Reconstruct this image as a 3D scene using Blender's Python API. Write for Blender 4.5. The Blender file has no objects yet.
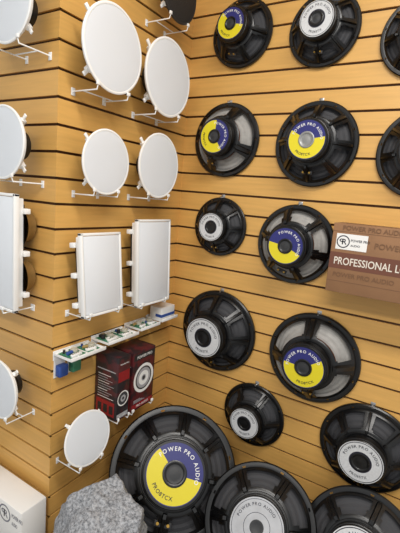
import bpy, math, random
import bmesh
from mathutils import Vector, Matrix, noise
random.seed(4)
pi=math.pi
# ---------------------------------------------------------------- camera
A=math.radians(31);PT=math.radians(9.8);RO=math.radians(4.9)
L=0.65
PZ=.245
C=Vector((1.0,-1.45,1.5))
f0=Vector((-math.sin(A),math.cos(A),0));r0=Vector((math.cos(A),math.sin(A),0))
f=f0*math.cos(PT)-Vector((0,0,1))*math.sin(PT)
u0=r0.cross(f)
r=r0*math.cos(RO)+u0*math.sin(RO);u=-r0*math.sin(RO)+u0*math.cos(RO)
cam=bpy.data.cameras.new('camera');co=bpy.data.objects.new('camera',cam);bpy.context.collection.objects.link(co)
co.matrix_world=Matrix(((r.x,u.x,-f.x,C.x),(r.y,u.y,-f.y,C.y),(r.z,u.z,-f.z,C.z),(0,0,0,1)))
cam.sensor_fit='VERTICAL';cam.sensor_height=36;cam.lens=36*400/533;cam.clip_start=.01
bpy.context.scene.camera=co
COL=bpy.context.collection
# ---------------------------------------------------------------- materials
def srgb(c):
    return tuple(((v/255)/12.92 if v/255<=.04045 else ((v/255+.055)/1.055)**2.4) for v in c)
def mat(name,c,rough=.5,metal=0,var=0.0,scale=20,bump=0,bscale=200,stretch=None,spec=.5,bdist=.002,c2=None):
    m=bpy.data.materials.new(name);m.use_nodes=True;nt=m.node_tree;b=nt.nodes['Principled BSDF']
    col=srgb(c);b.inputs['Base Color'].default_value=(*col,1);b.inputs['Roughness'].default_value=rough
    b.inputs['Metallic'].default_value=metal;b.inputs['Specular IOR Level'].default_value=spec
    tc=nt.nodes.new('ShaderNodeTexCoord');mp=nt.nodes.new('ShaderNodeMapping');nt.links.new(tc.outputs['Object'],mp.inputs[0])
    if stretch: mp.inputs['Scale'].default_value=stretch
    n=nt.nodes.new('ShaderNodeTexNoise');n.inputs['Scale'].default_value=scale;n.inputs['Detail'].default_value=4
    nt.links.new(mp.outputs[0],n.inputs['Vector'])
    cr=nt.nodes.new('ShaderNodeValToRGB');cr.color_ramp.elements[0].position=.3;cr.color_ramp.elements[1].position=.7
    cr.color_ramp.elements[0].color=(*[max(0,v*(1-var)) for v in col],1);cr.color_ramp.elements[1].color=(*[min(1,v*(1+var)) for v in col],1)
    if c2:
        cr.color_ramp.elements[0].color=(*col,1);cr.color_ramp.elements[1].color=(*srgb(c2),1);cr.color_ramp.elements[0].position=.48;cr.color_ramp.elements[1].position=.56
    nt.links.new(n.outputs['Fac'],cr.inputs[0]);nt.links.new(cr.outputs[0],b.inputs['Base Color'])
    if bump:
        n2=nt.nodes.new('ShaderNodeTexNoise');n2.inputs['Scale'].default_value=bscale;nt.links.new(mp.outputs[0],n2.inputs['Vector'])
        bp=nt.nodes.new('ShaderNodeBump');bp.inputs['Strength'].default_value=bump;bp.inputs['Distance'].default_value=bdist
        nt.links.new(n2.outputs['Fac'],bp.inputs['Height']);nt.links.new(bp.outputs[0],b.inputs['Normal'])
    return m
WOOD_H=mat('maple_slat_laminate',(216,167,92),.4,var=.07,scale=6,stretch=(1,1,14))
GROOVE=mat('slat_groove_shaded_brown',(74,46,23),.8)  # board brown made darker, shade inside the slots is put into the colour
STEEL=mat('gloss_black_steel',(11,11,12),.32,var=.1,spec=.55)
BLACKP=mat('black_paper_cone',(60,60,63),.7,bump=.3)
GREYP=mat('grey_paper_cone',(160,157,152),.6,var=.12,scale=8)
MAGB=mat('black_magnet_coating',(13,13,14),.33)
YEL=mat('yellow_label_print',(222,206,36),.4)
BLU=mat('navy_label_print',(42,44,112),.4)
SIL=mat('silver_foil_label',(204,205,206),.4,var=.08)
FOIL=mat('brushed_silver_foil',(176,177,180),.38,metal=.25,var=.12,scale=4)
WHT=mat('white_print',(235,235,232),.5)
DRK=mat('dark_print',(30,30,45),.5)
CAPM=mat('dark_rubber_cap',(46,47,49),.5)
CAPG=mat('grey_steel_cap',(150,150,148),.4,metal=.4)
BRASS=mat('brass_terminal',(190,150,70),.3,metal=.8)
BRONZE=mat('bronze_driver_can',(140,112,66),.45,metal=.3)
CHROME=mat('zinc_hook',(190,190,190),.3,metal=.9)
PLAS=mat('white_plastic',(240,240,238),.45)
GRI=mat('perforated_grille_white',(226,230,235),.55,bump=.4,bscale=900)
BAFF=mat('black_plastic_frame',(36,36,38),.5)
CARD=mat('brown_cardboard',(142,104,72),.75,var=.08,scale=12)
MAROON=mat('maroon_print',(106,64,48),.7)
CPRINT=mat('faint_brown_print',(118,84,58),.7)
CREAM=mat('cream_print',(222,212,198),.6)
PCB=mat('green_circuit_board',(60,128,98),.4)
BLUEC=mat('blue_component',(46,78,150),.4)
COPPER=mat('copper_spider',(170,90,40),.35,metal=.7)
COIL=mat('pale_coil_winding',(190,186,170),.4)
REDC=mat('red_print',(140,30,34),.5)
TAN=mat('tan_capacitor',(176,150,96),.4)
BOXD=mat('dark_printed_carton',(36,30,34),.45,scale=22,c2=(74,32,36))
BOXR=mat('dark_red_printed_carton',(86,28,32),.45,scale=26,c2=(44,24,28))
BOXW=mat('white_carton',(232,230,226),.6)
PLN=mat('dark_plinth_laminate',(70,60,52),.6,var=.1)
BGRI=mat('black_grille',(26,26,28),.6,bump=.5,bscale=900)
GREYI=mat('grey_print',(165,165,168),.5)
GREYL=mat('pale_grey_print',(130,130,140),.5)
# ---------------------------------------------------------------- mesh builder
class MB:
    def __init__(s): s.v=[];s.f=[];s.m=[];s.mats=[]
    def mi(s,m):
        if m not in s.mats: s.mats.append(m)
        return s.mats.index(m)
    def add(s,vs,fs,m,T=None):
        o=len(s.v);s.v+= [tuple(T@Vector(v)) if T else tuple(v) for v in vs]
        k=s.mi(m)
        for q in fs: s.f.append(tuple(i+o for i in q));s.m.append(k)
    def box(s,a,b,m,T=None,bev=0):
        x0,y0,z0=a;x1,y1,z1=b
        if bev<=0:
            vs=[(x0,y0,z0),(x1,y0,z0),(x1,y1,z0),(x0,y1,z0),(x0,y0,z1),(x1,y0,z1),(x1,y1,z1),(x0,y1,z1)]
            s.add(vs,[(0,3,2,1),(4,5,6,7),(0,1,5,4),(1,2,6,5),(2,3,7,6),(3,0,4,7)],m,T)
        else:
            bm=bmesh.new();bmesh.ops.create_cube(bm,size=1)
            for v in bm.verts: v.co=Vector(((x0+x1)/2+v.co.x*(x1-x0),(y0+y1)/2+v.co.y*(y1-y0),(z0+z1)/2+v.co.z*(z1-z0)))
            bmesh.ops.bevel(bm,geom=bm.edges[:],offset=bev,segments=2,affect='EDGES',profile=.5)
            bm.verts.index_update()
            s.add([v.co[:] for v in bm.verts],[[v.index for v in q.verts] for q in bm.faces],m,T);bm.free()
    def rev(s,prof,m,n=64,T=None,cap0=False,cap1=False,a0=0,a1=2*pi,skip=None):
        full=abs(a1-a0-2*pi)<1e-6;na=n if full else n+1
        vs=[];fs=[]
        for i in range(na):
            a=a0+(a1-a0)*i/n
            for (rr,z) in prof: vs.append((rr*math.cos(a),rr*math.sin(a),z))
        P=len(prof)
        for i in range(n):
            j=(i+1)%na
            for k in range(P-1):
                if skip and skip(i,k): continue
                fs.append((i*P+k,j*P+k,j*P+k+1,i*P+k+1))
        if cap0: fs.append(tuple(i*P for i in range(na))[::-1])
        if cap1: fs.append(tuple(i*P+P-1 for i in range(na)))
        s.add(vs,fs,m,T)
    def cyl(s,p0,p1,rad,m,n=16,T=None):
        p0=Vector(p0);p1=Vector(p1);d=p1-p0
        Q=Matrix.Translation(p0)@d.to_track_quat('Z','Y').to_matrix().to_4x4()
        if T: Q=T@Q
        s.rev([(rad,0),(rad,d.length)],m,n,Q,True,True)
    def mesh(s,name,smooth=35,solid=0):
        me=bpy.data.meshes.new(name);me.from_pydata(s.v,[],s.f)
        for m in s.mats: me.materials.append(m)
        for p,k in zip(me.polygons,s.m): p.material_index=k;p.use_smooth=True
        me.update()
        bm=bmesh.new();bm.from_mesh(me)
        if solid:
            bmesh.ops.remove_doubles(bm,verts=bm.verts,dist=1e-5)
            bmesh.ops.recalc_face_normals(bm,faces=bm.faces)
            bmesh.ops.solidify(bm,geom=bm.faces[:],thickness=solid)
        bmesh.ops.recalc_face_normals(bm,faces=bm.faces)
        bm.to_mesh(me);bm.free()
        me.set_sharp_from_angle(angle=math.radians(smooth))
        return me
def glyph(ch,size):
    cu=bpy.data.curves.new('t','FONT');cu.body=ch;cu.size=size;cu.resolution_u=3;cu.offset=size*.012
    ob=bpy.data.objects.new('t',cu);COL.objects.link(ob)
    dg=bpy.context.evaluated_depsgraph_get();me=bpy.data.meshes.new_from_object(ob.evaluated_get(dg))
    vs=[tuple(v.co) for v in me.vertices];fs=[tuple(p.vertices) for p in me.polygons]
    bpy.data.objects.remove(ob);bpy.data.curves.remove(cu);bpy.data.meshes.remove(me)
    return vs,fs
def text(mb,body,size,m,T,align='C',sx=1):
    vs,fs=glyph(body,size)
    x0=min(v[0] for v in vs);x1=max(v[0] for v in vs);off=-(x0+x1)/2 if align=='C' else -x0
    mb.add([((v[0]+off)*sx,v[1],v[2]) for v in vs],fs,m,T)
def arctext(mb,body,size,rad,m,z,mid=pi/2,bottom=False,track=1.0):
    items=[];tot=0
    for ch in body:
        if ch==' ': w=size*.35;items.append((None,None,w));tot+=w;continue
        vs,fs=glyph(ch,size);x0=min(v[0] for v in vs);x1=max(v[0] for v in vs);w=(x1-x0)+size*.14*track
        items.append(([(v[0]-(x0+x1)/2,v[1],0) for v in vs],fs,w));tot+=w
    p=-tot/2
    for vs,fs,w in items:
        c=p+w/2;p+=w
        if vs is None: continue
        if not bottom:
            a=mid-c/rad;T=Matrix.Translation((rad*math.cos(a),rad*math.sin(a),z))@Matrix.Rotation(a-pi/2,4,'Z')
        else:
            ro=rad+size*.7
            a=mid+c/ro;T=Matrix.Translation((ro*math.cos(a),ro*math.sin(a),z))@Matrix.Rotation(a+pi/2,4,'Z')
        mb.add(vs,fs,m,T)
def link(name,data,parent=None,M=None):
    o=bpy.data.objects.new(name,data);COL.objects.link(o)
    if parent: o.parent=parent
    if M is not None: o.matrix_local=M
    return o
def top(o,label,cat,group=None):
    o['label']=label;o['category']=cat
    if group:o['group']=group
    return o
# wall frames : local x along wall, y up, z out of wall
FR=Matrix(((1,0,0,0),(0,0,-1,0),(0,1,0,0),(0,0,0,1)))
FM=Matrix(((0,0,1,0),(1,0,0,0),(0,1,0,0),(0,0,0,1)))
def mount(wall,p): return Matrix.Translation(p)@(FM if wall=='M' else FR)
# ---------------------------------------------------------------- room
def slat_wall(name,T,x0,x1,b0,b1):
    """slats run x0..x1, grooved backing b0..b1"""
    pitch=.0762;g=.0082;d=.008
    mb=MB();z=0
    while z<2.74:
        h=pitch-g
        mb.add([(x0,z,0),(x1,z,0),(x1,z+h,0),(x0,z+h,0),(x0,z,-d),(x1,z,-d),(x1,z+h,-d),(x0,z+h,-d)],
            [(0,1,2,3),(0,4,5,1),(3,2,6,7),(0,3,7,4),(1,5,6,2)],WOOD_H,T)
        z+=pitch
    mb.box((b0,0,-d-.012),(b1,2.74,-d+.0004),GROOVE,T)
    o=link(name,mb.mesh(name));o['kind']='structure';return o
slat_wall('wall_right',FR.copy(),-.0005,2.3,-.03,2.3)
slat_wall('wall_center',Matrix.Translation((0,-L,0))@FM,.0005,L+.008,.0085,L+.03)
slat_wall('wall_left',Matrix.Translation((-1.1,-L,0))@FR,0,1.0998,0,1.0915)
def slab(name,a,b,m):
    mb=MB();mb.box(a,b,m);o=link(name,mb.mesh(name));o['kind']='structure'
slab('floor',(-1.2,-3.2,-.05),(2.4,.1,0),mat('grey_floor_tile',(150,145,138),.5,var=.08))
slab('ceiling',(-1.2,-3.2,2.745),(2.4,.1,2.8),mat('white_ceiling_tile',(225,225,222),.8,var=.04))
# plinth
mb=MB()
poly=[(-1.09,-.655),(.004,-.655),(.004,-.004),(2.25,-.004),(2.25,-.45),(.72,-.45),(.72,-.98),(-1.09,-.98)]
n=len(poly);mb.add([(x,y,0.001) for x,y in poly]+[(x,y,PZ) for x,y in poly],[tuple(range(n))[::-1],tuple(range(n,2*n))]+[(i,(i+1)%n,(i+1)%n+n,i+n) for i in range(n)],PLN)
top(link('display_plinth',mb.mesh('display_plinth')),'low dark laminate display plinth along the slatted walls','display plinth')
# ---------------------------------------------------------------- woofer meshes (unit radius, z toward the viewer)
def basket_mesh(kind):
    mb=MB();N=96
    nw={'cast':6,'pressed':8,'wide':4}[kind]
    half={'cast':.14,'pressed':.17,'wide':.11}[kind]
    prof=[(1.0,.0),(1.0,.035),(.985,.048),(.955,.048),(.925,.048),(.905,.045),(.895,.07),(.875,.085),(.855,.105),(.78,.175),(.70,.245),(.62,.31),(.59,.335),(.565,.35),(.53,.352)]
    def skip(i,k):
        ph=(i+.5)/N
        if k==3: return (i%12)==6
        if 8<=k<=11:
            t=(ph*nw)%1.0; e=half+(k-8)*.015
            if k==11: e+=.03
            return e<t<1-e
        return False
    mb.rev(prof,STEEL,N,skip=skip)
    for q in range(nw):
        a=2*pi*q/nw
        T=Matrix.Rotation(a,4,'Z')
        wd={'cast':.035,'pressed':.022,'wide':.055}[kind]
        P=[(.875,.09),(.855,.135),(.60,.365),(.55,.365)]
        vs=[];
        for (rr,z) in P: vs+= [(rr,-wd,z-.01),(rr,wd,z-.01),(rr+.014,wd*.6,z+.03),(rr+.014,-wd*.6,z+.03)]
        fs=[]
        for k in range(3):
            o=k*4
            for j in range(4): fs.append((o+j,o+(j+1)%4,o+4+(j+1)%4,o+4+j))
        fs+=[(0,1,2,3),(12,13,14,15)]
        mb.add(vs,fs,STEEL,T)
    return mb.mesh('basket',40,solid=-.014)
def cone_mesh(m):
    mb=MB()
    prof=[(.9,.012),(.865,.055),(.83,.03)]
    k=9
    for i in range(k+1):
        t=i/k;prof.append((.82-.44*t,.02+.22*t+(.012 if i%2 else 0)))
    mb.rev(prof,m,72)
    mb.rev([(.40,.29),(.46,.275),(.50,.295),(.545,.28),(.59,.29)],COPPER if m is GREYP else m,60)
    return mb.mesh('cone',20)
def magnet_mesh():
    mb=MB()
    mb.rev([(.38,.34),(.53,.352),(.535,.364),(.525,.375),(.455,.38),(.455,.395),(.492,.400),(.500,.408),(.500,.545),(.492,.556),(.478,.56),(.475,.572),(.475,.590),(.465,.6),(.0,.6)],MAGB,64)
    return mb.mesh('magnet',30)
def label_mesh(kind):
    mb=MB()
    if kind in('yellow','navy'):
        a=160 if kind=='yellow' else 215
        mb.rev([(.13,.603),(.425,.603)],YEL,48,a0=math.radians(a),a1=math.radians(380))
        mb.rev([(.13,.603),(.425,.603)],BLU,40,a0=math.radians(20),a1=math.radians(a))
        mb.rev([(.419,.6035),(.432,.6035)],BLU,72)
    elif kind=='silver':
        mb.rev([(.20,.603),(.458,.603)],SIL,72)
        mb.rev([(.425,.6045),(.440,.6045)],DRK,72)
        mb.rev([(.20,.6045),(.23,.6045)],DRK,72)
    else:
        mb.rev([(.10,.603),(.458,.603)],FOIL,72)
        mb.rev([(.425,.6045),(.433,.6045)],DRK,72)
        mb.rev([(.22,.6045),(.228,.6045)],DRK,72)
    return mb.mesh('magnet_label')
def letter_mesh(kind):
    mb=MB()
    c1=WHT if kind in('yellow','navy') else DRK
    s=.085 if kind!='foil' else .07
    arctext(mb,'POWER PRO AUDIO' ,s,.315 if kind!='foil' else .33,c1,.6065,pi/2,track=1.0)
    if kind=='yellow': arctext(mb,'PRO8TCX',.078,.30,DRK,.6065,-pi/2,bottom=True)
    elif kind=='silver': arctext(mb,'PRO6STX',.078,.30,DRK,.6065,-pi/2,bottom=True)
    elif kind=='foil': arctext(mb,'PRO8STX',.06,.33,DRK,.6065,-pi/2,bottom=True)
    return mb.mesh('label_lettering')
def cap_mesh(kind):
    mb=MB()
    if kind=='silver':
        mb.rev([(.20,.6),(.20,.614),(.185,.62),(.165,.616),(.15,.603)],STEEL,48);mb.rev([(.15,.603),(.13,.598),(.08,.607),(.0,.609)],MAGB,48)
    elif kind=='small':
        mb.rev([(.12,.6),(.12,.609),(.10,.612),(.08,.604),(.0,.604)],CAPM,32)
    else:
        a=CAPG if kind=='grey' else CAPM
        R=.185
        mb.rev([(R,.6),(R,.614),(R-.015,.62),(R-.04,.617),(R-.055,.606)],CAPG if kind=='grey' else STEEL,48)
        mb.rev([(R-.055,.606),(R-.07,.600),(.08,.607),(.0,.609)],a,48)
    return mb.mesh('vent_cap')
def term_mesh():
    mb=MB()
    T=Matrix.Translation((0,-.70,.235))
    mb.box((-.13,-.045,-.01),(.13,.04,.03),BAFF,T,bev=.006)
    for s in (-1,1):
        mb.cyl((s*.08,0,.03),(s*.08,0,.07),.022,BRASS,T=T)
    return mb.mesh('terminal')
WM={'b_cast':basket_mesh('cast'),'b_pressed':basket_mesh('pressed'),'b_wide':basket_mesh('wide'),'c_grey':cone_mesh(GREYP),'c_black':cone_mesh(BLACKP),'mag':magnet_mesh(),'term':term_mesh()}
for k in('yellow','navy','silver','foil'): WM['l_'+k]=label_mesh(k);WM['t_'+k]=letter_mesh(k)
for k in('dark','grey','silver','small'): WM['cap_'+k]=cap_mesh(k)
mb=MB();mb.box((-.008,-.004,0),(.008,.012,.0025),CHROME,bev=.0008);mb.cyl((0,.0,.002),(0,.0,.022),.002,CHROME,8);mb.cyl((0,.0,.0205),(0,.005,.024),.002,CHROME,8)
HOOK=mb.mesh('slatwall_hook')
def woofer(p,R,bk='pressed',cn='black',lb='yellow',cap='dark',spin=0,zs=1,tilt=0,yaw=0,label='',grp='woofers hung on the slatted wall',hook=True):
    base=link('woofer',None);base.empty_display_size=.05
    base.matrix_world=Matrix.Translation(p)@Matrix.Rotation(math.radians(yaw),4,'Z')@FR@Matrix.Rotation(-math.radians(tilt),4,'X')@Matrix.Diagonal((R,R,R*zs,1))
    top(base,label,'speaker',grp)
    S=Matrix.Rotation(math.radians(spin),4,'Z')
    b=link('basket',WM['b_'+bk],base,Matrix.Rotation(math.radians(spin*.3),4,'Z'));link('cone',WM['c_'+cn],base);m=link('magnet',WM['mag'],base)
    l=link('magnet_label',WM['l_'+lb],m,S);link('label_lettering',WM['t_'+lb],l);link('vent_cap',WM['cap_'+cap],m);link('terminal',WM['term'],b)
    l['label']='round yellow and navy magnet sticker' if lb in('yellow','navy') else 'round silver magnet sticker'
    if hook:
        h=link('slatwall_hook',HOOK);h.matrix_world=mount('R',(p[0],-.0005,p[2]+R*.985+.003));top(h,'small zinc peg hook holding a black woofer','hook','hooks on the slatted wall')
Y=-.006
PLA='black woofer seen from behind, '
ws=[
((.231,Y,2.116),.121,'cast','black','yellow','dark',-30,1.35,PLA+'yellow label, beside the wall corner'),
((.541,Y,2.090),.119,'pressed','black','silver','dark',0,1.3,PLA+'silver-grey ring on its magnet'),
((.850,Y,2.035),.122,'pressed','black','silver','silver',20,1.1,PLA+'cropped, hung high on slats'),
((.204,Y,1.729),.140,'wide','grey','yellow','dark',-75,1.15,PLA+'navy and yellow label, grey cone'),
((.562,Y,1.715),.144,'pressed','black','yellow','grey',-10,1.25,PLA+'yellow label, steel centre cap'),
((.905,Y,1.690),.138,'pressed','black','yellow','dark',30,1.1,PLA+'cropped, above the brown carton'),
((.212,Y,1.388),.117,'pressed','black','silver','silver',0,1.1,PLA+'small with silver ring label'),
((.534,Y,1.358),.144,'cast','grey','navy','dark',-45,1.25,PLA+'cast frame, beside the carton'),
((.248,Y,.952),.170,'pressed','black','silver','silver',0,1.2,PLA+'deep frame and silver label'),
((.655,Y,.950),.167,'wide','grey','yellow','dark',15,1.2,PLA+'wide cast spokes, yellow label'),
((.448,Y,.642),.130,'cast','black','silver','silver',10,1.15,PLA+'small with bright silver ring'),
((.880,Y,.678),.158,'pressed','black','silver','silver',0,1.1,PLA+'white-silver ring, black centre'),
]
for w in ws: woofer(w[0],w[1],w[2],w[3],w[4],w[5],w[6],w[7],label=w[8])
G2='large woofers standing on the plinth'
woofer((.268,-.30,.468),.236,'pressed','black','yellow','dark',-35,.85,34,36,'very large black woofer with yellow and navy label, on plinth',G2,False)
woofer((.613,-.262,.410),.190,'cast','black','foil','small',12,.95,33,14,'large black woofer with full silver label plate, on plinth',G2,False)
woofer((.925,-.17,.415),.184,'cast','black','silver','silver',60,.9,26,0,'large black open-frame woofer on plinth, mostly cropped',G2,False)
# ---------------------------------------------------------------- ceiling speakers (unit radius)
mb=MB();mb.rev([(0,.022),(.3,.0215),(.6,.018),(.86,.010),(.925,.004),(.93,-.004)],GRI,72);GR=mb.mesh('grille')
mb=MB();mb.rev([(.93,-.01),(.932,.004),(.95,.011),(.98,.009),(1,-.005),(1,-.03),(.985,-.06),(.88,-.06),(.87,-.16),(.80,-.165)],PLAS,72);BZ=mb.mesh('bezel')
mb=MB();mb.rev([(.82,-.1),(.80,-.18),(.62,-.34),(.42,-.46),(.34,-.48),(.34,-.5)],BAFF,48);mb.rev([(.0,-.66),(.38,-.66),(.40,-.64),(.40,-.5),(.34,-.49)],MAGB,40);BC=mb.mesh('driver')
mb=MB();mb.rev([(.0,.02),(.5,.02),(.86,.010),(.925,.002),(.93,-.01)],BGRI,72);GRB=mb.mesh('grille')
mb=MB();mb.rev([(.93,-.01),(.932,.004),(.95,.011),(.98,.009),(1,-.005),(1,-.03),(.985,-.06),(.88,-.06),(.87,-.16),(.80,-.165)],BAFF,72);BZB=mb.mesh('bezel')
mb=MB()
mb.box((-.07,.72,-.30),(.07,.90,-.12),PLAS,bev=.015);mb.box((-.05,.86,-.24),(.05,1.06,-.20),PLAS,bev=.01);mb.cyl((0,.80,-.36),(0,.80,-.28),.03,CHROME,10)
CL=mb.mesh('mounting_clip')
mb=MB()
for s in (-1,1):
    mb.box((s*.075-.009,-.012,0),(s*.075+.009,.010,.003),PLAS,bev=.001)
    mb.cyl((s*.075,0,.002),(s*.075,0,.122),.0021,PLAS,8);mb.cyl((s*.075,0,.121),(s*.075,.018,.128),.0021,PLAS,8)
    mb.box((s*.075-.007,.012,.123),(s*.075+.007,.022,.130),PLAS,bev=.001)
mb.cyl((-.075,0,.05),(.075,0,.05),.002,PLAS,8)
BR=mb.mesh('display_bracket')
def bracket(wall,p,w,depth=1.0,lab='white wire display bracket holding a ceiling speaker'):
    o=link('display_bracket',BR);o.matrix_world=mount(wall,p)@Matrix.Diagonal((w,1,depth,1));top(o,lab,'bracket','white wire brackets')
def ceilspk(wall,p,R,label,black=False,spin=45,tilt=0,yaw=0):
    base=link('ceiling_speaker',None);base.empty_display_size=.05
    base.matrix_world=mount(wall,p)@Matrix.Rotation(yaw,4,'Y')@Matrix.Rotation(tilt,4,'X')@Matrix.Scale(R,4)
    top(base,label,'ceiling speaker','in-ceiling speakers on the slatted wall')
    link('grille',GRB if black else GR,base);bz=link('bezel',BZB if black else BZ,base);link('driver',BC,base)
    for k in range(4):
        link('mounting_clip',CL,bz,Matrix.Rotation(math.radians(spin+90*k),4,'Z'))
cs=[('M',(.10,-.535,1.900),.121,'round white ceiling speaker, large, beside the outer corner'),
('M',(.10,-.266,1.896),.128,'round white ceiling speaker, large, beside the inner corner'),
('M',(.09,-.535,1.580),.098,'round white ceiling speaker, medium, over a rectangular speaker'),
('M',(.09,-.274,1.597),.114,'round white ceiling speaker, medium, by the inner corner'),
('M',(.095,-.572,.675),.092,'small round white ceiling speaker above the grey rock'),
('L',(-.088,-L-.1,1.965),.102,'round white ceiling speaker, cropped, hung high'),
('L',(-.112,-L-.1,1.606),.103,'round white ceiling speaker, cropped, above a rectangular speaker'),
('L',(-.138,-L-.1,.844),.100,'round white ceiling speaker with black back, above the white carton')]
for w,p,R,lb in cs:
    small=(w=='M' and p[2]<.8)
    ceilspk(w,p,R,lb,tilt=math.radians(-10) if small else 0,yaw=math.radians(-5) if small else 0)
    if w=='M': bracket('M',(.0005,p[1],p[2]-R-.004),R/.13*.9,p[0]/.122+(.12 if small else 0))
    else: bracket('L',(p[0],-L-.0005,p[2]-R-.004),R/.13*.9,.1/.122)
ceilspk('M',(.10,-.235,2.185),.10,'round speaker with black grille and white clips, cropped',black=True)
bracket('M',(.0005,-.235,2.185-.105),.7,.1/.122)
# ---------------------------------------------------------------- rectangular in-wall speakers
def rectspk(wall,p,w,h,tilt,label,dm=None):
    base=link('wall_speaker',None);base.empty_display_size=.05
    base.matrix_world=mount(wall,p)@Matrix.Rotation(tilt,4,'X')
    top(base,label,'speaker','rectangular in-wall speakers')
    mb=MB();t=.008
    a,b=w/2,h/2
    mb.box((-a,-b,-.012),(-a+t,b,.004),PLAS,bev=.0015);mb.box((a-t,-b,-.012),(a,b,.004),PLAS,bev=.0015)
    mb.box((-a,b-t,-.012),(a,b,.004),PLAS,bev=.0015);mb.box((-a,-b,-.012),(a,-b+t,.004),PLAS,bev=.0015)
    mb.box((-a+.012,-b+.012,-.035),(a-.012,b-.012,-.006),PLAS,bev=.003)
    bz=link('bezel',mb.mesh('bezel'),base)
    mb=MB();mb.box((-a+t+.0015,-b+t+.0015,-.006),(a-t-.0015,b-t-.0015,.003),GRI,bev=.002);link('grille',mb.mesh('grille'),base)
    mb=MB()
    if dm:
        for yy in (-.45,.45): mb.rev([(.0,-.083),(.045,-.083),(.05,-.078),(.052,-.06),(.072,-.036)],dm,36,T=Matrix.Translation((a-.062,yy*b,0)))
        mb.box((-a+.025,-b+.03,-.045),(a-.02,b-.03,-.034),BAFF,bev=.004)
    else:
        mb.box((-a+.025,-b+.03,-.055),(a-.025,b-.03,-.034),BAFF,bev=.004)
        mb.rev([(.0,-.068),(.035,-.068),(.037,-.058),(.06,-.05)],MAGB,32,T=Matrix.Translation((0,-b*.3,0)))
    link('driver',mb.mesh('driver'),base)
    for s in (-1,1):
        for y in (-.72,0,.72):
            mb=MB();mb.box((s*(a-.012)-.012,y*b-.008,-.05),(s*(a-.012)+.012,y*b+.008,-.03),PLAS,bev=.002);link('mounting_clip',mb.mesh('mounting_clip'),bz)
rectspk('M',(.088,-.533,1.233),.172,.262,math.radians(-6),'small rectangular white in-wall speaker with clips beside outer corner')
rectspk('M',(.088,-.270,1.246),.195,.318,math.radians(-3.5),'larger rectangular white in-wall speaker beside the inner corner')
rectspk('L',(-.180,-L-.09,1.287),.24,.355,0,'rectangular white in-wall speaker with bronze drivers behind, cropped',BRONZE)
bracket('M',(.0005,-.533,1.233-.137),.85,.87);bracket('M',(.0005,-.270,1.246-.165),.95,.83);bracket('L',(-.180,-L-.0005,1.287-.183),1.1,.85)
# ---------------------------------------------------------------- crossover shelf
def tray(y0,y1,z):
    mb=MB();w=y1-y0
    mb.box((0,-.02,0),(w,.012,.003),PLAS,bev=.001);mb.box((0,0,.002),(w,.003,.085),PLAS,bev=.001);mb.box((0,0,.083),(w,.012,.087),PLAS,bev=.001)
    k=int(w/.03)
    for i in range(k+1): mb.box((i*w/k-.0025 if i else 0,.003,.003),(i*w/k+.0025 if i<k else w,.008,.085),PLAS)
    o=link('display_tray',mb.mesh('display_tray'));o.matrix_world=mount('M',(.0005,y0,z));top(o,'white ribbed plastic display tray on the slats','shelf','white display trays')
tray(-.648,-.50,.966);tray(-.488,-.33,.976);tray(-.318,-.20,.984);tray(-.188,-.08,.990)
def xover(y,z,w,d,caps,label,turn=0):
    base=link('crossover_network',None);base.matrix_world=mount('M',(.045,y,z))@Matrix.Rotation(math.radians(turn),4,'Y')
    top(base,label,'circuit board','speaker crossover boards on trays')
    mb=MB();mb.box((-w/2,.001,-d/2),(w/2,.0035,d/2),PCB);link('circuit_board',mb.mesh('circuit_board'),base)
    for i,(m,rr,ln,x,zz,lie) in enumerate(caps):
        mb=MB()
        if lie: mb.cyl((x-ln/2,.0035+rr,zz),(x+ln/2,.0035+rr,zz),rr,m,16)
        else:
            mb.cyl((x,.0035,zz),(x,.0035+ln,zz),rr,m,16);mb.rev([(0,0),(rr*.8,.0)],CHROME,16,T=Matrix.Translation((x,.004+ln,zz))@Matrix.Rotation(-pi/2,4,'X'))
        link('capacitor',mb.mesh('capacitor'),base)
    mb=MB();mb.rev([(.005,0),(.005,.008),(.006,.010),(.011,.010),(.012,.008),(.012,0)],COIL,28,T=Matrix.Translation((w*.26,.004,-.006))@Matrix.Rotation(-pi/2,4,'X'));link('coil',mb.mesh('coil'),base)
    mb=MB()
    mb.box((-w/2+.003,.003,d/2-.012),(w*.25,.012,d/2-.001),PLAS,bev=.0015)
    for i in range(4): mb.cyl((-w/2+.008+i*.008,.012,d/2-.006),(-w/2+.008+i*.008,.0135,d/2-.006),.0025,CHROME,8)
    link('terminal_block',mb.mesh('terminal_block'),base)
xover(-.61,.970,.060,.062,[(BLUEC,.006,.020,-.012,.002,1),(BAFF,.004,.012,-.016,-.018,0),(WHT,.004,.016,-.004,-.022,1)],'green crossover board with blue capacitor on white tray',6)
xover(-.54,.970,.056,.056,[(TAN,.005,.018,-.012,-.002,1),(BLUEC,.004,.010,-.014,-.018,0)],'green crossover board with tan capacitor on white tray',-8)
xover(-.45,.980,.064,.064,[(BAFF,.007,.018,-.018,-.006,0),(BAFF,.006,.022,-.006,-.022,1),(WHT,.004,.014,-.012,.010,1)],'green crossover board with black capacitors on white tray',4)
xover(-.375,.980,.056,.066,[(BAFF,.006,.016,-.016,-.004,0),(BLUEC,.005,.016,-.006,-.022,1)],'green crossover board with black and blue capacitors on tray',-5)
xover(-.287,.988,.046,.056,[(TAN,.005,.014,-.010,-.010,1)],'small green crossover board with tan capacitor on tray',10)
xover(-.230,.988,.048,.060,[(WHT,.005,.016,-.010,-.014,1),(BLUEC,.003,.010,-.014,.004,0)],'small green crossover board with white capacitor on tray',-6)
base=link('small_carton',None);base.matrix_world=mount('M',(.045,-.135,.9945));top(base,'small white and blue carton on the white tray','box')
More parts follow.
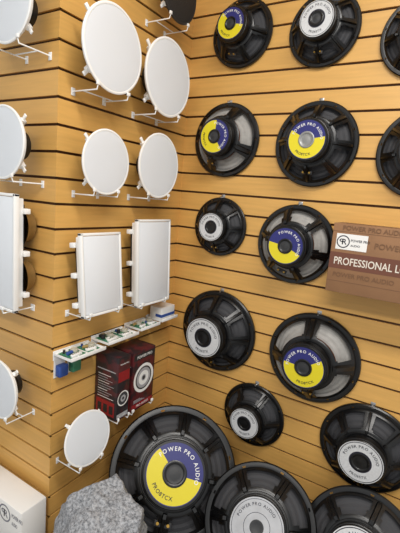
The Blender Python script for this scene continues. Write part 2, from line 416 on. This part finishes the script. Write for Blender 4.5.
mb=MB();mb.box((-.045,0,-.03),(.045,.05,.03),BOXW,bev=.002);link('carton_body',mb.mesh('carton_body'),base)
mb=MB();mb.box((-.0455,.010,.0),(.0455,.022,.0305),BLUEC);link('printed_band',mb.mesh('printed_band'),base)
for y,c,lab in ((-.622,BLUEC,'small hanging pack with blue component on slats'),(-.568,PCB,'small hanging pack with green component on slats')):
    base=link('component_pack',None);base.matrix_world=mount('M',(.012,y,.885));top(base,lab,'package','component packs on the slats')
    mb=MB();mb.box((-.022,0,-.0115),(.022,.07,-.009),BOXW);link('backing_card',mb.mesh('backing_card'),base)
    mb=MB();mb.box((-.018,.006,-.009),(.018,.045,.014),c,bev=.004);link('component',mb.mesh('component'),base)
# ---------------------------------------------------------------- red and dark speaker cartons
def carton2(y0,y1,z0,z1,x1,label,kind):
    base=link('speaker_carton',None);base.matrix_world=mount('M',(.004,y0,z0));top(base,label,'box','dark red printed speaker cartons')
    w=y1-y0;h=z1-z0;d=x1-.004
    mb=MB();mb.box((0,0,0),(w,h,d),BOXD if kind else BOXR,bev=.0015);link('carton_body',mb.mesh('carton_body'),base)
    mb=MB();e=.0006
    if kind:
        mb.box((.004,h*.62,d-.001),(w-.004,h*.78,d+e),REDC);mb.box((.004,h*.03,d-.001),(w-.004,h*.10,d+e),GREYI)
    else:
        mb.box((.004,h*.86,d-.001),(w-.004,h*.96,d+e),BAFF);mb.box((.004,h*.03,d-.001),(w-.004,h*.11,d+e),REDC)
        for k in range(3): mb.box((w*.1,h*(.13+k*.02),d-.001),(w*(.6-k*.1),h*(.138+k*.02),d+e),GREYI)
    mb.box((-e,h*.05,.01),(.001,h*.28,d-.01),REDC);mb.box((-e,h*.76,.01),(.001,h*.775,d-.01),GREYI)
    for k in range(10): mb.box((-e,h*(.32+k*.04),.015),(.001,h*(.326+k*.04),d*(.85-.07*((k*3)%5))),GREYI if k%3 else WHT)
    for k in range(3): mb.box((-e*2,h*.09,.018+k*.028),(.001,h*.22,.036+k*.028),BAFF)
    link('printed_panel',mb.mesh('printed_panel'),base)
    mb=MB();T=Matrix.Translation((w/2,h*(.34 if kind else .52),d))
    R=min(w*.45,h*.30)
    if kind:
        mb.rev([(R*.85,.001),(R,.0012)],WHT,48,T=T);mb.rev([(0,.001),(R*.85,.001)],BLACKP,48,T=T);mb.rev([(R*.2,.0013),(R*.45,.0013)],GREYI,32,T=T)
    else:
        mb.rev([(R*.80,.001),(R,.0012)],WHT,48,T=T);mb.rev([(R*.7,.001),(R*.80,.001)],BAFF,48,T=T);mb.rev([(0,.001),(R*.7,.001)],GREYI,48,T=T)
        mb.rev([(R*.22,.0013),(R*.5,.0013)],WHT,32,T=T);mb.rev([(0,.0014),(R*.14,.0014)],CAPM,32,T=T)
    link('speaker_picture',mb.mesh('speaker_picture'),base)
    mb=MB();text(mb,'POWER PRO',w*.12,WHT,Matrix.Translation((w/2,h*.885,d+.0012)));text(mb,'PRO AUDIO',w*.10,WHT,Matrix.Translation((w/2,h*.05,d+.0012)))
    link('lettering',mb.mesh('lettering'),base)
carton2(-.462,-.398,.688,.925,.112,'dark speaker carton with red print on spine, on wire bracket',1)
carton2(-.378,-.250,.684,.918,.108,'dark red speaker carton with white ring picture, on bracket',0)
bracket('M',(.0005,-.43,.6815),.36,.95,'white wire bracket under a dark carton');bracket('M',(.0005,-.318,.6775),.75,.92,'white wire bracket under a dark red carton')
# ---------------------------------------------------------------- logo helper
def logo(mb,T,R,m):
    mb.rev([(R*.84,0),(R,0)],m,40,T=T)
    text(mb,'R',R*1.25,m,T@Matrix.Translation((R*.2,-R*.42,0)));text(mb,'P',R*1.25,m,T@Matrix.Translation((-R*.3,-R*.42,0))@Matrix.Scale(-1,4,(1,0,0)))
base=link('loudspeaker_carton',None);base.matrix_world=mount('R',(.692,-.003,1.235));top(base,'long brown cardboard loudspeaker carton with maroon band and white lettering','box')
W,H,D=.46,.222,.127
mb=MB();mb.box((0,0,0),(W,H,D),CARD,bev=.002);link('carton_body',mb.mesh('carton_body'),base)
mb=MB();mb.box((.001,.078,D-.001),(W-.001,.130,D+.0006),MAROON)
mb.box((.001,H-.026,D-.001),(W-.001,H-.0245,D+.0006),CPRINT);mb.box((.001,.036,D-.001),(W-.001,.038,D+.0006),CPRINT)
link('printed_band',mb.mesh('printed_band'),base)
mb=MB();mb.box((.014,.140,D-.001),(.108,.190,D+.001),BOXW);lb=link('paper_label',mb.mesh('paper_label'),base)
mb=MB();logo(mb,Matrix.Translation((.036,.165,D+.0016)),.020,DRK)
text(mb,'POWER PRO',.011,DRK,Matrix.Translation((.059,.167,D+.0016)),'L',sx=.9);text(mb,'AUDIO',.009,DRK,Matrix.Translation((.059,.152,D+.0016)),'L')
link('label_lettering',mb.mesh('label_lettering'),lb)
mb=MB();text(mb,'PROFESSIONAL LOUDSPEAKER',.033,CREAM,Matrix.Translation((.016,.092,D+.0016)),'L',sx=.77)
text(mb,'POWER PRO AUDIO',.020,CPRINT,Matrix.Translation((.03,.2025,D+.0016)),'L');text(mb,'POWER PRO AUDIO',.024,CPRINT,Matrix.Translation((.13,.155,D+.0016)),'L')
text(mb,'POWER PRO AUDIO',.020,CPRINT,Matrix.Translation((.018,.052,D+.0016)),'L')
text(mb,'POWER PRO AUDIO',.045,CPRINT,Matrix.Translation((.03,H+.001,D-.03))@Matrix.Rotation(-pi/2,4,'X'),'L');link('lettering',mb.mesh('lettering'),base)
bracket('R',(.78,-.0005,1.2325),.6,.88,'white wire bracket under the brown carton');bracket('R',(1.05,-.0005,1.2325),.6,.88,'white wire bracket under the brown carton')
# white carton with logo
base=link('white_carton',None);base.matrix_world=mount('R',(-.315,-.67,PZ+.001));top(base,'white carton with round monogram logo, next to grey rock','box')
W,H,D=.33,.232,.095
mb=MB();mb.box((0,0,0),(W,H,D),BOXW,bev=.006);link('carton_body',mb.mesh('carton_body'),base)
mb=MB();logo(mb,Matrix.Translation((.245,.192,D+.0008)),.030,GREYL);text(mb,'POWER PRO',.020,GREYL,Matrix.Translation((.282,.195,D+.0008)),'L',sx=.5);text(mb,'AUDIO',.018,GREYL,Matrix.Translation((.282,.168,D+.0008)),'L',sx=.5);link('lettering',mb.mesh('lettering'),base)
# ---------------------------------------------------------------- rock
bm=bmesh.new();bmesh.ops.create_icosphere(bm,subdivisions=6,radius=1)
planes=[(Vector(p).normalized(),k) for p,k in (((.25,-.1,1),.80),((.9,-.5,.5),.84),((-.6,-.8,.45),.80),((-.8,.3,.7),.78),((.3,-1,.15),.86),((1,.5,.1),.84),((.3,.8,.5),.84),((-1,-.2,0),.88),((.6,-.5,.8),.84),((-.3,-.5,.9),.82))]
for v in bm.verts:
    d=v.co.normalized()
    rad=1.05
    for pn,k in planes:
        c=d.dot(pn)
        if c>.05: rad=min(rad,k/c)
    n=noise.noise(d*2.5+Vector((3,1,7)))*.07+noise.noise(d*6)*.04+noise.noise(d*18)*.008
    v.co=d*rad*(1+n)
    v.co=Vector((v.co.x*.160,v.co.y*.145,v.co.z*.182))
zmin=min(v.co.z for v in bm.verts)
for v in bm.verts:
    v.co.z-=zmin
    if v.co.z<.012: v.co.z=0
me=bpy.data.meshes.new('rock');bm.to_mesh(me);bm.free()
for p in me.polygons:p.use_smooth=True
RK=bpy.data.materials.new('speckled_granite');RK.use_nodes=True;nt=RK.node_tree;b=nt.nodes['Principled BSDF'];b.inputs['Roughness'].default_value=.85
tc=nt.nodes.new('ShaderNodeTexCoord')
n1=nt.nodes.new('ShaderNodeTexNoise');n1.inputs['Scale'].default_value=120;n1.inputs['Detail'].default_value=5;n1.inputs['Roughness'].default_value=.75;nt.links.new(tc.outputs['Object'],n1.inputs['Vector'])
cr=nt.nodes.new('ShaderNodeValToRGB');cr.color_ramp.elements[0].position=.36;cr.color_ramp.elements[1].position=.64
cr.color_ramp.elements[0].color=(*srgb((88,90,94)),1);cr.color_ramp.elements[1].color=(*srgb((178,180,184)),1)
nt.links.new(n1.outputs['Fac'],cr.inputs[0]);nt.links.new(cr.outputs[0],b.inputs['Base Color'])
n3=nt.nodes.new('ShaderNodeTexNoise');n3.inputs['Scale'].default_value=30;n3.inputs['Detail'].default_value=5;nt.links.new(tc.outputs['Object'],n3.inputs['Vector'])
bp=nt.nodes.new('ShaderNodeBump');bp.inputs['Strength'].default_value=.4;bp.inputs['Distance'].default_value=.006;nt.links.new(n3.outputs['Fac'],bp.inputs['Height']);nt.links.new(bp.outputs[0],b.inputs['Normal'])
me.materials.append(RK)
o=link('rock_speaker',me);o.location=(.246,-.655,PZ+.0005);top(o,'grey speckled granite-look rock speaker on plinth','rock')
# ---------------------------------------------------------------- lights
def area(name,loc,sx,sy,e,target,c=(1,.97,.93)):
    l=bpy.data.lights.new(name,'AREA');l.shape='RECTANGLE';l.size=sx;l.size_y=sy;l.energy=e;l.color=c
    o=link(name,l);o.location=loc;o.rotation_euler=(Vector(target)-Vector(loc)).to_track_quat('-Z','Y').to_euler()
area('ceiling_light',(1.3,-1.1,2.72),1.2,.25,31,(1.3,-1.1,0))
area('ceiling_light',(1.2,-2.5,2.72),1.2,.25,42,(1.1,-1.6,0))
wd=bpy.data.worlds.new('w');bpy.context.scene.world=wd;wd.use_nodes=True;bg=wd.node_tree.nodes['Background'];bg.inputs[0].default_value=(.95,.98,1,1);bg.inputs[1].default_value=.62
bpy.context.scene.view_settings.view_transform='Standard'
